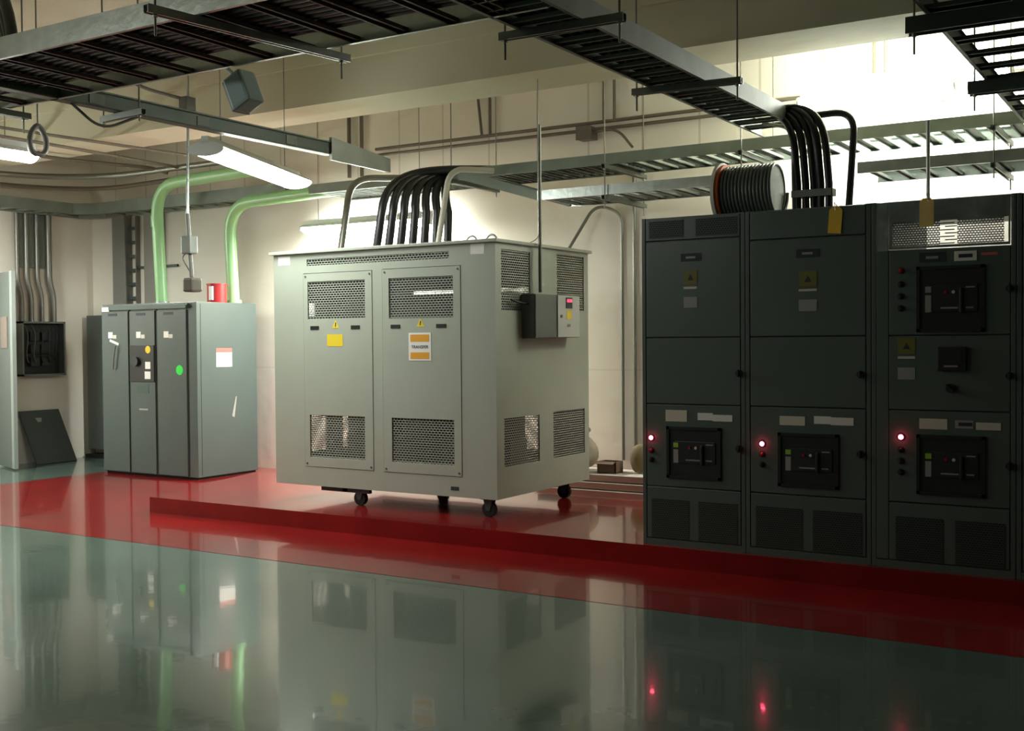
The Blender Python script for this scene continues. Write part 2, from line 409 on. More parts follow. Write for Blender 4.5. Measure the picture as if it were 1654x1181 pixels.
# green trunking and its end plate
t = thing('cable_trunking', (-6.48,4.8,Z), 'green-grey closed trunking running from the big ladder to the back ladders', 'cable trunking')
obj('trunking_body', MB().bbox(-6.53, -6.43, 4.0, 7.50, Z, Z+.10, .008), mat('green_grey_trunking', (.035, .065, .040), .45, .1, var=(4, .15)), t)
obj('trunking_lid', MB().bbox(-6.535, -6.425, 4.0, 7.50, Z+.10, Z+.112, .003), 'tray', t)
for i in range(3): obj('coupling_plate', MB().box(-6.43, -6.424, 5.0+i*.95, 5.12+i*.95, Z+.015, Z+.085), 'tray', t)
obj('end_plate', MB().prism([(-6.44,7.44,3.15),(-6.44,7.44,3.345),(-6.44,8.25,3.265),(-6.44,8.25,3.14)], (.03,0,0)), 'strut', t, 'flat grey end plate')

def hanger(a, b, label, size=.041, m='strut', down=.10, group=None, top=None, rods=(.04, .96)):
    """trapeze: strut channel with threaded rods to the ceiling"""
    a, b = Vector(a), Vector(b)
    t = thing('trapeze_hanger', a, label, 'hanger', group)
    obj('strut_channel', MB().channel(a, b, size, size, .004), m, t)
    for k in rods:
        p = a+(b-a)*k; tz = top or (3.8 if 7.98 < p.y < 8.7 else CZ)
        obj('threaded_rod', MB().tube([(p.x,p.y,a.z-down), (p.x,p.y,tz)], .006, 8), 'cond', t)
        obj('hex_nut', MB().tube([(p.x,p.y,a.z-.012), (p.x,p.y,a.z)], .013, 6), 'galv', t)
    return t
hanger((-4.29,3.66,3.155), (-4.12,4.93,3.155), 'shiny strut hanger crossing under the big near ladder and sticking out beyond it', m='galv')
hanger((-7.0,3.75,3.155), (-7.0,4.95,3.155), 'strut hanger under the left end of the big near ladder')
hanger((-6.68,5.30,3.155), (-6.20,5.26,3.155), 'short strut hanger under the green trunking near the big ladder', down=.04, rods=(.04,.9))
hanger((-3.17,5.02,3.155), (-2.46,5.04,3.155), 'strut hanger nearest the camera under the middle cable ladder')
hanger((-3.17,6.60,3.155), (-2.46,6.66,3.155), 'second strut hanger under the middle cable ladder, left of the bright light')
hanger((-1.32,5.93,3.115), (-.45,5.93,3.115), 'thick dark strut at the top right corner, the nearer of two', .082, 'darksteel', .10)
hanger((-1.32,7.62,3.115), (-.45,7.62,3.115), 'thick dark strut under the right ladder, the farther of two', .082, 'darksteel', .10)
for x, s_ in ((-6.42,'beside the top of the black cable drop'), (-4.72,'left of the cable reel'), (-3.42,'just behind the cable reel'), (-1.42,'above the third switchgear cabinet'), (.3,'beyond the right edge of the view')):
    t = hanger((x,9.2,3.155), (x,10.1,3.155), 'trapeze hanger of the back wall ladders, '+s_, down=.36 if x > -5.5 else .05)
    if x > -5.5: obj('lower_strut', MB().channel((x,9.2,2.872), (x,10.1,2.872), .041, .041), 'strut', t)

# ------------------------------------------------------------------ cables on the near ladders
cg = 'black power cables laid on the big near ladder'
for i in range(12):
    y = 3.99+i*.056; z = 3.262
    pts = [(-7.3+k*.38, y+random.uniform(-.003, .003), z+random.uniform(0, .006)) for k in range(13)]
    tag(obj('power_cable', MB().tube(pts, random.choice((.023, .025, .027)), 9), 'cable'), 'black power cable lying lengthwise on the big near ladder', 'cable', cg)
cg = 'black cables dropping from the middle ladder into the switchgear'
for i in range(5):
    x = -3.015+i*.066; e = (-2.565+.056*i, 8.08+.012*(i % 3), 2.4445)
    pts = [(x, 4.2, 3.262), (x+.01, 5.5, 3.265), (x-.005, 6.8, 3.262), (x, 7.9, 3.265)] + bez((x, 8.05, 3.265), (x+.02, 8.45, 3.34), (e[0]-.06, e[1]+.05, 3.32), (e[0]-.02, e[1], 2.95), 12) + [(e[0], e[1], 2.7), e]
    tag(obj('power_cable', MB().tube(pts, .027, 10), 'cable'), 'black power cable coming off the middle ladder into the second switchgear cabinet', 'cable', cg)
tag(obj('cable_strap', MB().box(-2.60,-2.305,8.04,8.05,2.61,2.66).box(-2.60,-2.305,8.14,8.145,2.61,2.66).box(-2.60,-2.595,8.04,8.145,2.61,2.66).box(-2.31,-2.305,8.04,8.145,2.61,2.66), 'strut'), 'grey strap holding the black cable drop above the switchgear', 'strap')
tag(obj('power_cable', MB().tube(bend([(-2.75,8.5,3.27),(-2.25,8.45,3.27),(-2.25,8.25,2.4445)], .18), .026, 10), 'cable'),
    'single black cable separate at the right of the drop into the second switchgear cabinet', 'cable')
tag(obj('steel_conduit', MB().tube(bend([(-2.9,8.3,3.22),(-2.66,8.25,3.15),(-2.63,8.2,2.4445)], .1), .012, 8), 'cond'), 'thin conduit dropping between the cable reel and the black cables', 'conduit')
cg = 'black cables dropping from the back ladder into the transformer cabinet'
for i in range(7):
    y = 8.66+.075*i; bx = -6.93+.090*i; r = .041
    top = (-6.0, 9.37+.083*i, 3.27)
    pts = [(-4.6, 9.37+.083*i, 3.27), (-5.3, 9.37+.083*i, 3.27)] + bez(top, (-6.70-.02*(6-i), 9.25+.06*i, 3.34), (-6.80+.05*i, y+.02, 3.25), (-6.84+.078*i, y, 2.85), 14) + [(bx, y, 2.40)]
    tag(obj('power_cable', MB().tube(pts, r, 10), 'cable'), 'black power cable curving down from the back ladder into the top of the transformer cabinet', 'cable', cg)
tag(obj('steel_conduit', MB().tube(bend([(-5.9,9.2,3.23),(-6.17,8.85,3.23),(-6.24,8.72,2.40)], .16), .028, 12), mat('pale_conduit', (.5,.48,.42), .4)), 'pale conduit bending down right of the black cables on the transformer cabinet', 'conduit')
tag(obj('steel_conduit', MB().tube(bend([(-6.9,9.35,3.26),(-7.46,8.95,3.26),(-7.46,8.75,2.40)], .22), .034, 12), 'cond'), 'grey conduit bending down onto the left part of the transformer cabinet', 'conduit')
# cables curling down onto the near ladder at the top left corner
cg = 'black cables arching over the left end of the big ladder'
for i in range(4):
    pts = bez((-7.5-.04*i, 4.5+.03*i, 4.2), (-6.6-.05*i, 4.45, 4.1), (-6.25-.06*i, 4.3, 3.75), (-6.15-.06*i, 4.25+.04*i, 3.30), 12)
    tag(obj('power_cable', MB().tube(pts, .035, 10), 'cable'), 'thick black cable arching down onto the left end of the big ladder', 'cable', cg)

# ------------------------------------------------------------------ conduits on walls
def pipe(pts, r, m, label, rad=.08, n=10, name='steel_conduit', group=None):
    return tag(obj(name, MB().tube(bend(pts, rad), r, n), m), label, 'conduit', group)
pipe([(-8.35,10.47,3.845),(1.0,10.47,3.845)], .018, 'browncond', 'upper of two brown conduits running along the back wall under the beam')
pipe([(-8.35,10.47,3.775),(1.0,10.47,3.775)], .018, 'browncond', 'lower of two brown conduits running along the back wall under the beam')
for x, s_ in ((-8.76,'far left, left one of its pair'),(-8.57,'far left, right one of its pair'),(-6.92,'middle, slightly slanting'),(-6.76,'middle, straight one of its pair'),(-5.36,'right pair, left one'),(-5.24,'right pair, right one'),(-2.62,'behind the bright light, left one'),(-2.52,'behind the bright light, right one')):
    pipe([(x,10.48,CZ),(x+(.05 if 'slanting' in s_ else 0),10.48,3.86 if x > -8 else 3.55)], .016 if x > -8 else .024, 'browncond', 'brown vertical conduit high on the back wall, '+s_)
t = thing('junction_box', (-5.54,10.42,3.69), 'small grey junction box on the brown conduits of the back wall', 'junction box')
obj('box_body', MB().bbox(-5.63, -5.46, 10.38, 10.53, 3.67, 3.80, .006), 'flex', t); obj('box_cover', MB().bbox(-5.635, -5.455, 10.37, 10.38, 3.665, 3.805, .003), 'browncond', t)
pipe([(-5.46,10.42,3.74),(-5.15,10.36,3.74),(-4.95,10.3,3.52)], .014, 'browncond', 'short flexible conduit curving right from the junction box', .2)
t = thing('junction_box', (-2.05,10.42,3.69), 'pale junction box on the back wall behind the right ladder', 'junction box')
obj('box_body', MB().bbox(-2.12, -1.97, 10.38, 10.53, 3.67, 3.78, .006), 'strut', t); obj('box_cover', MB().bbox(-2.125, -1.965, 10.37, 10.38, 3.665, 3.785, .003), 'strut', t)
pipe([(-5.17,10.50,.35),(-5.17,10.50,2.9),(-5.45,10.45,3.0),(-5.75,10.3,2.45)], .017, 'cond', 'thin conduit on the back wall, arching over behind the transformer cabinet', .14)
pipe([(-5.03,10.50,.35),(-5.03,10.50,3.3)], .02, 'cond', 'straight wall conduit just left of the switchgear')
pipe([(-4.955,8.28,2.42),(-4.86,8.28,2.46),(-4.86,8.28,3.8)], .004, 'cond', 'thin hanging wire over the small boxes of the transformer cabinet')
pipe([(-4.86,8.30,2.0),(-4.86,8.30,3.42)], .016, 'cond', 'steel conduit rising from the grey box on the transformer cabinet side')
# left half: conduits slung under the ceiling
pipe([(-10.3,4.5,3.74),(-10.2,6.9,3.74),(-9.97,9.1,3.74)], .016, 'browncond', 'thin brown conduit slung highest above the left corner', .4)
pipe([(-10.5,6.0,3.72),(-10.54,8.0,3.72),(-10.66,9.67,3.72)], .018, 'browncond', 'second brown conduit slung above the left corner, lower one', .5)
pipe([(-11.5,7.0,3.76),(-11.42,8.5,3.75),(-11.1,9.5,3.75),(-10.9,9.6,3.68)], .022, 'browncond', 'brown conduit ending with a bend over the left corner ladder', .3)
pipe([(-12.7,6.4,3.70),(-12.75,8.8,3.70),(-11.9,9.5,3.70),(-9.6,9.62,3.74)], .036, 'cond', 'thick grey conduit sweeping round the left corner above the ladder', .6, 12)
pipe([(-13.0,6.4,3.62),(-13.05,9.1,3.62),(-12.4,9.85,3.62),(-9.6,9.95,3.70)], .028, 'browncond', 'lower brown conduit sweeping round the left corner above the ladder', .6, 12)
# green conduits on the grey cabinet
t = thing('green_conduit', (-11.03,9.6,2.0728), 'green conduit rising from the grey-blue cabinet and bending right, left one', 'conduit')
obj('conduit_pipe', MB().tube(bend([(-11.03,9.6,2.0728),(-11.12,9.6,3.55),(-9.2,9.6,3.60)], .42, 12), .072, 18), 'greencond', t)
obj('coupling', MB().tube([(-11.095,9.6,3.03),(-11.1,9.6,3.17)], .077, 18), 'greencond', t)
obj('base_bushing', MB().tube([(-11.03,9.6,2.0728),(-11.03,9.6,2.11)], .09, 18), 'galv', t)
t = thing('green_conduit', (-10.2,9.95,2.0728), 'green conduit rising behind the red can and running right to the transformer, right one', 'conduit')
obj('conduit_pipe', MB().tube(bend([(-10.09,9.88,2.0728),(-10.16,9.88,3.27),(-8.1,9.78,3.31)], .42, 12), .072, 18), 'greencond', t)
obj('base_bushing', MB().tube([(-10.09,9.88,2.0728),(-10.09,9.88,2.11)], .095, 18), 'greencond', t)

# ------------------------------------------------------------------ hanging items
PY = 7.6; q = PY/8.5
def pz(x, y, z): return (x*q, PY+(y-8.5), EYE.z+(z-EYE.z)*q)
def pb(x0, x1, z0, z1, dy, c): a = pz(x0, 8.5, z0); b = pz(x1, 8.5, z1); return MB().bbox(a[0], b[0], PY-dy, PY+dy, a[2], b[2], c)
t = thing('pendant_outlet', pz(-9.3,8.5,4.2), 'hanging conduit with a grey box and socket over the grey-blue cabinet', 'pendant outlet')
obj('stem', MB().tube([pz(-9.35,8.5,2.98),pz(-9.32,8.5,4.1),(-9.32*q,PY,CZ)], .013, 10), 'galv', t)
obj('drop_cord', MB().tube([pz(-9.30,8.5,2.30),pz(-9.35,8.5,2.98)], .020, 10), 'flex', t)
obj('ceiling_box', pb(-9.39,-9.27,4.05,4.22,.06,.01), 'flex', t)
obj('switch_box', pb(-9.40,-9.26,2.55,2.74,.05,.01), 'strut', t)
obj('socket', pb(-9.36,-9.22,2.14,2.29,.07,.02), mat('brown_grey_socket', (.06,.055,.04), .5), t)
obj('loop_wire', MB().tube(bez(pz(-9.40,8.5,2.55),pz(-9.5,8.5,2.5),pz(-9.32,8.5,2.4),pz(-9.30,8.5,2.3)), .006, 6), 'flex', t)
pipe([pz(-9.36,8.5,4.2),(-8.5,7.1,3.98),(-8.4,6.2,CZ)], .016, 'flex', 'flexible conduit looping from the pendant box towards the ceiling', .3)
# tilted grey box on a bracket
c = Vector((-4.95,4.95,3.10))
t = thing('tilted_floodlight', (-5.1,4.90,3.2), 'tilted grey box lamp on a bracket under the big near ladder', 'floodlight')
obj('housing', MB().bbox(c.x-.075, c.x+.075, c.y-.07, c.y+.07, c.z-.105, c.z+.105, .018).rot(c, 'Y', math.radians(-24)), mat('grey_floodlight', (.30,.40,.38), .45), t)
obj('back_rim', MB().bbox(c.x-.088, c.x-.07, c.y-.06, c.y+.08, c.z-.10, c.z+.10, .006).rot(c, 'Y', math.radians(-24)), 'lightgr', t)
obj('bracket_arm', MB().tube([(-5.155,4.80,3.33),(-5.12,4.93,3.30),(-5.02,4.95,3.20)], .014, 8), 'galv', t)
obj('clamp', MB().bbox(-5.20, -5.11, 4.78, 4.86, 3.30, 3.36, .008), 'darksteel', t)
# rope / wire loop hung near the far left light
t = thing('wire_coil', (-7.95,5.55,3.2), 'looped wire coil hanging on a rod by the far left light', 'wire coil')
loop = [Vector((-7.85, 5.62+.075*math.sin(a), 3.20+.11*math.cos(a)-.03*abs(math.sin(a)))) for a in [2*math.pi*k/20 for k in range(21)]]
obj('coil', MB().tube(loop, .022, 8), 'flex', t); obj('hanging_rod', MB().tube([(-7.85,5.62,3.30),(-7.85,5.62,CZ)], .007, 6), 'cond', t)
pipe([(-6.48,4.9,3.20),(-6.50,5.15,3.06),(-6.48,5.45,3.20)], .010, 'flex', 'slack cable loop sagging below the green trunking', .2)

# ------------------------------------------------------------------ switchgear
def rect(x0, x1, z0, z1, y=SY, th=.003): return MB().box(x0, x1, y-th, y, z0, z1)
def latch(x, z, p):
    l = obj('door_latch', MB().tube([(x,SY-.022,z),(x,SY,z)], .022, 12), 'black', p)
    obj('latch_lever', MB().bbox(x-.008, x+.008, SY-.034, SY-.022, z-.026, z+.026, .004), 'black', l)
def window(x0, x1, z0, z1, p, bright=False):
    W_, H_ = x1-x0, z1-z0; y = SY
    b = obj('breaker_window', MB().prism([(x0,y,z0),(x1,y,z0),(x1,y-.016,z0),(x0,y-.016,z0)], (0,0,.02)).box(x0,x1,y-.016,y,z1-.02,z1).box(x0,x0+.02,y-.016,y,z0,z1).box(x1-.02,x1,y-.016,y,z0,z1), 'bezel', p)
    obj('breaker_face', MB().box(x0+.02, x1-.02, y-.004, y, z0+.02, z1-.02).bbox(x0+.16*W_, x1-.10*W_, y-.012, y-.004, z0+.30*H_, z1-.28*H_, .003), 'breaker', b)
    obj('charge_flag', MB().box(x0+.13*W_, x0+.22*W_, y-.013, y-.011, z0+.60*H_, z0+.69*H_), 'lightgr' if bright else 'lime', b)
    obj('rating_label', MB().box(x0+.13*W_, x0+.22*W_, y-.013, y-.011, z0+.30*H_, z0+.56*H_), 'lightgr', b, 'pale grey rating label')
    obj('operating_handle', MB().bbox(x0+.64*W_, x0+.69*W_, y-.03, y-.008, z0+.28*H_, z0+.66*H_, .006), 'black', b)
    obj('push_button', MB().tube([(x0+.43*W_,y-.02,z0+.60*H_),(x0+.43*W_,y-.01,z0+.60*H_)], .010, 10), 'redoff', b)
    obj('push_button', MB().tube([(x0+.55*W_,y-.02,z0+.60*H_),(x0+.55*W_,y-.01,z0+.60*H_)], .010, 10), 'offwhite', b)
    obj('trim_strip', MB().box(x0+.36*W_, x0+.62*W_, y-.0135, y-.011, z0+.35*H_, z0+.375*H_), 'lightgr', b)
    obj('trim_strip', MB().box(x0+.73*W_, x0+.84*W_, y-.0135, y-.011, z0+.35*H_, z0+.375*H_), 'lightgr', b)
    obj('trim_strip', MB().box(x0+.73*W_, x0+.86*W_, y-.0135, y-.011, z0+.66*H_, z0+.68*H_), 'lightgr', b)
def pilot(x, z, p, kind):
    m = {'on':'redled','red':'redoff','off':'black'}[kind]
    l = obj('indicator_lamp', MB().tube([(x,SY-.006,z),(x,SY,z)], .021, 14), 'bezel', p)
    obj('lens', MB().tube([(x,SY-.010,z),(x,SY-.016,z),(x,SY-.022,z),(x,SY-.025,z)], .016, 14, r1=.008), m, l, 'glowing red lens' if kind == 'on' else None)
def cell(x0, x1, label, hollow=False):
    g = .005
    t = thing('switchgear_cabinet', ((x0+x1)/2, SY+.8, PAD), label, 'switchgear cabinet', 'row of switchgear cabinets on the red pad')
    e = MB().box(x0+.001, x1-.001, SY+.021, SY+1.60, PAD, 2.14 if hollow else 2.4445)
    if hollow:   # the vent compartment on top is open to the back
        e.box(x0+.001, x1-.001, SY+.021, SY+1.60, 2.43, 2.4445).box(x0+.001, x0+.006, SY+.021, SY+1.60, 2.14, 2.43).box(x1-.006, x1-.001, SY+.021, SY+1.60, 2.14, 2.43)
    obj('enclosure', e, 'cabinet', t)
    obj('corner_post', MB().bbox(x0+.002, x0+.03, SY, SY+.022, PAD, 2.4445, .003), 'cabinet', t)
    obj('corner_post', MB().bbox(x1-.03, x1-.002, SY, SY+.022, PAD, 2.4445, .003), 'cabinet', t)
    obj('gap_shadow_strip', MB().box(x1-.004, x1+.001, SY+.004, SY+.020, PAD, 2.4445), 'gap', t)
    obj('base_channel', MB().box(x0+.03, x1-.03, SY, SY+.021, PAD, PAD+.045), 'cabinet', t)
    return t
def doors(t, x0, x1, zs):
    for a, b in zs: obj('door', MB().bbox(x0+.036, x1-.036, SY, SY+.019, a+.004, b-.004, .004), 'cabinet', t)
def bottomvents(t, x0, x1, z0=.20, z1=.47):
    m = (x0+x1)/2
    for a, b in ((x0+.07, m-.03), (m+.04, x1-.06)):
        v = obj('vent_grille', MB().box(a, b, SY-.004, SY-.002, z0, z1), 'gsw', t)
        obj('vent_backing', MB().box(a, b, SY-.0015, SY, z0, z1), 'gap', v)
def warn(t, x, z, w=.10):
    s_ = obj('warning_sticker', rect(x, x+w, z, z+.10), mat('dim_yellow_sticker', (.17,.155,.02), .5), t)
    obj('warning_symbol', MB().prism([(x+.3*w,SY-.0045,z+.03),(x+.7*w,SY-.0045,z+.03),(x+.5*w,SY-.0045,z+.07)], (0,.001,0)), 'ink', s_)
    obj('notice_label', MB().box(x, x+w, SY-.003, SY, z-.03, z-.015), 'offwhite', t)
    obj('notice_label', MB().box(x, x+w, SY-.003, SY, z-.16, z-.085), 'lightgr', t)
def plate(t, x, z, w=.15, h=.055):
    s_ = obj('name_plate', rect(x, x+w, z, z+h), 'ink', t); obj('engraved_line', MB().box(x+.25*w, x+.72*w, SY-.004, SY-.003, z+.35*h, z+.62*h), 'lightgr', s_)
S0, S1, S2, S3 = -3.4406, -2.6765, -1.8431, -.9951
# first
t = cell(S0, S1, 'leftmost dark switchgear cabinet, next to the gap with wall conduits')
doors(t, S0, S1, [(.56,1.14),(1.14,1.605),(1.605,2.28)])
obj('lower_panel', MB().bbox(S0+.036, S1-.036, SY, SY+.019, PAD+.05, .556, .004), 'cabinet', t)
obj('top_panel', MB().bbox(S0+.036, S1-.036, SY, SY+.019, 2.284, 2.44, .004), 'cabinet', t)
for a, b in ((-3.38,-3.12),(-3.03,-2.73)):
    v = obj('vent_grille', MB().box(a, b, SY-.004, SY-.002, 2.30, 2.42), 'gsw', t); obj('vent_backing', MB().box(a, b, SY-.0015, SY, 2.30, 2.42), 'gap', v)
plate(t, -3.14, 2.13); warn(t, -3.12, 1.97); bottomvents(t, S0, S1)
window(-3.25, -2.85, .625, .985, t); latch(-2.72, 1.36, t); latch(-2.72, .85, t)
obj('paper_label', rect(-3.26, -3.10, 1.02, 1.10), 'offwhite', t, 'beige paper label'); obj('paper_label', rect(-3.02, -2.91, 1.035, 1.085), 'white', t); obj('paper_label', rect(-2.91, -2.77, 1.03, 1.075), 'white', t)
pilot(-3.37, .90, t, 'on'); pilot(-3.37, .81, t, 'red'); pilot(-3.37, .745, t, 'off')
# second
t = cell(S1, S2, 'second dark switchgear cabinet from the left, under the black cable drop')
doors(t, S1, S2, [(.56,1.14),(1.14,1.605),(1.605,2.25)])
obj('lower_panel', MB().bbox(S1+.036, S2-.036, SY, SY+.019, PAD+.05, .556, .004), 'cabinet', t)
obj('top_panel', MB().bbox(S1+.036, S2-.036, SY, SY+.019, 2.254, 2.44, .004), 'cabinet', t)
plate(t, -2.325, 2.12); warn(t, -2.31, 1.93, .12); bottomvents(t, S1, S2)
window(-2.45, -2.05, .615, .97, t); latch(-1.91, 1.36, t); latch(-1.91, .85, t)
obj('paper_label', rect(-2.44, -2.27, 1.02, 1.08), 'offwhite', t, 'beige paper label'); obj('paper_label', rect(-2.21, -2.10, 1.035, 1.085), 'white', t); obj('paper_label', rect(-2.10, -1.955, 1.03, 1.08), 'white', t)
pilot(-2.56, .89, t, 'on'); pilot(-2.56, .82, t, 'red'); pilot(-2.56, .75, t, 'off')
# third
t = cell(S2, S3, 'third dark switchgear cabinet, with film over its top vent and two breaker windows', True)
XL = S2+.11
obj('side_filler', MB().bbox(S2+.032, XL-.004, SY, SY+.019, PAD+.05, 2.44, .003), 'cabinet', t)
for a, b in [(.56,1.14),(1.14,1.605),(1.605,2.14)]: obj('door', MB().bbox(XL, S3-.034, SY, SY+.019, a+.004, b-.004, .004), 'cabinet', t)
obj('lower_panel', MB().bbox(XL, S3-.036, SY, SY+.019, PAD+.05, .556, .004), 'cabinet', t)
obj('top_panel', sheet_with_holes('Y', SY, .019, XL, S3-.036, 2.145, 2.44, [(XL+.02,-1.04,2.16,2.31)]), 'cabinet', t)
for a, b in ((XL+.02,-1.43),(-1.33,-1.065)):
    obj('vent_grille', MB().add([(a,SY+.01,2.16),(b,SY+.01,2.16),(b,SY+.01,2.31),(a,SY+.01,2.31)], [(0,1,2,3)]), 'gsw', t)
for i in range(7): obj('vent_slat', MB().box(-1.43+.03*(i % 2), -1.345+.015*(i % 2), SY+.004, SY+.010, 2.165+.0205*i, 2.172+.0205*i), 'cabinet', t)
plate(t, -1.55, 2.055, .155, .06)
s_ = obj('reflective_label', MB().bbox(-1.345, -1.215, SY-.006, SY, 2.055, 2.115, .003), 'white', t, 'white rimmed label with a black bar')
obj('label_bar', MB().box(-1.32, -1.24, SY-.0075, SY-.006, 2.075, 2.097), 'ink', s_)
obj('red_label', rect(-1.19, -1.10, 2.085, 2.10), 'redlab', t, 'thin red and white strip label')
window(-1.565, -1.17, 1.625, 2.03, t, True); window(-1.565, -1.165, .62, .99, t)
pilot(-1.66, 2.01, t, 'red'); pilot(-1.66, 1.925, t, 'off'); pilot(-1.66, 1.85, t, 'off'); pilot(-1.66, 1.775, t, 'off')
warn(t, -1.68, 1.49, .105)
mt = obj('meter', MB().bbox(-1.44, -1.27, SY-.03, SY, 1.385, 1.535, .006), 'bezel', t); obj('meter_screen', MB().box(-1.41, -1.30, SY-.033, SY-.03, 1.44, 1.51), 'breaker', mt); obj('meter_scale', MB().box(-1.40, -1.32, SY-.033, SY-.03, 1.41, 1.42), 'lightgr', mt)
sw = obj('selector_switch', MB().tube([(-1.365,SY-.02,1.28),(-1.365,SY,1.28)], .028, 14), 'bezel', t); obj('switch_knob', MB().bbox(-1.395, -1.335, SY-.045, SY-.02, 1.272, 1.29, .005).rot((-1.365,SY,1.28), 'Y', .7), 'black', sw)
pilot(-1.66, .97, t, 'on'); pilot(-1.66, .89, t, 'off'); pilot(-1.66, .82, t, 'off'); pilot(-1.66, .75, t, 'off')
obj('paper_label', rect(-1.55, -1.385, 1.025, 1.09), 'offwhite', t, 'beige paper label'); obj('paper_label', rect(-1.22, -1.08, 1.03, 1.075), 'offwhite', t)
s_ = obj('paper_label', rect(-1.34, -1.235, 1.035, 1.085), 'lightgr', t, 'grey rimmed label with a black bar'); obj('label_bar', MB().box(-1.32, -1.24, SY-.004, SY-.003, 1.05, 1.072), 'ink', s_)
latch(-1.03, 1.88, t); latch(-1.03, 1.36, t); latch(-1.03, .82, t); bottomvents(t, XL-.03, S3)
# fourth, only its edge is in view
t = cell(S3, S3+.84, 'rightmost dark switchgear cabinet, cut off by the edge of the view')
doors(t, S3, S3+.84, [(.56,1.14),(1.14,1.605),(1.605,2.25)])
obj('lower_panel', MB().bbox(S3+.036, S3+.804, SY, SY+.019, PAD+.05, .556, .004), 'cabinet', t); obj('top_panel', MB().bbox(S3+.036, S3+.804, SY, SY+.019, 2.254, 2.44, .004), 'cabinet', t)
# film over the third cabinet's vent
n1, n2 = 26, 12; vs = []; fs = []
for j in range(n2+1):
    for i in range(n1+1):
        u, v = i/n1, j/n2
        vs.append((S2+.045+u*(S3-S2-.06), SY-.014-.012*math.sin(17*u+6*v)*math.sin(5*v+2)-.008*random.random(), 2.135+v*.30))
for j in range(n2):
    for i in range(n1): a = j*(n1+1)+i; fs.append((a, a+1, a+n1+2, a+n1+1))
o = obj('plastic_film', MB().add(vs, fs, True), 'film'); tag(o, 'crinkled clear plastic film over the top vent of the third switchgear cabinet', 'plastic film')
# amber tags
def amber(x, z0, z1, w, label, tilt):
    t = thing('hanging_tag', (x, SY-.01, z0), label, 'tag')
    mb = MB().prism([(x-w/2,SY-.006,z0),(x+w/2,SY-.006,z0),(x+w/2,SY-.006,z1-.02),(x+w/2-.02,SY-.006,z1),(x-w/2+.02,SY-.006,z1),(x-w/2,SY-.006,z1-.02)], (0,-.004,0)).rot((x,SY,z0), 'Y', tilt)
    obj('tag_plate', mb, 'amber', t)
    obj('tie_wire', MB().tube([(x+.01,SY-.012,z1-.02),(x,SY-.012,z1+.03),(x,SY+.06,2.4475)], .0025, 6), 'galv', t)
amber(-2.075, 2.265, 2.435, .085, 'amber tag with cut corners hanging on the second switchgear cabinet', .08)
amber(-1.505, 2.275, 2.45, .085, 'square amber tag hanging on the third switchgear cabinet over the film', .0)
pipe([(-1.56,SY+.3,2.4445),(-1.56,SY+.3,2.98)], .012, mat('pale_rod', (.6,.62,.58), .35, .3), 'pale steel rod standing on top of the third switchgear cabinet')
# reel
cx, cy, cz, rr = -2.93, 8.1, 2.4445+.235, .235
t = thing('cable_reel', (cx, cy, 2.4445), 'cable reel with white flange lying on the leftmost switchgear cabinets', 'cable reel')
def disc(x0, x1, r, n=32): return MB().tube([(x0,cy,cz),(x1,cy,cz)], r, n)
obj('flange', disc(cx-.225, cx-.20, rr), 'reelw', t); obj('flange_ring', disc(cx-.20, cx-.175, rr*.93), 'reelo', t, 'orange ring')
obj('hub', disc(cx-.26, cx+.15, .05, 16), 'strut', t)
pts = []
NT = 14
for k in range(NT*20+1):
    a = 2*math.pi*k/20; pts.append((cx-.165+.385*k/(NT*20), cy+.192*math.cos(a), cz+.192*math.sin(a)))
obj('wound_cable', MB().tube(pts, .0135, 7), 'reelc', t); obj('drum', disc(cx-.17, cx+.20, .18), 'reelc', t)

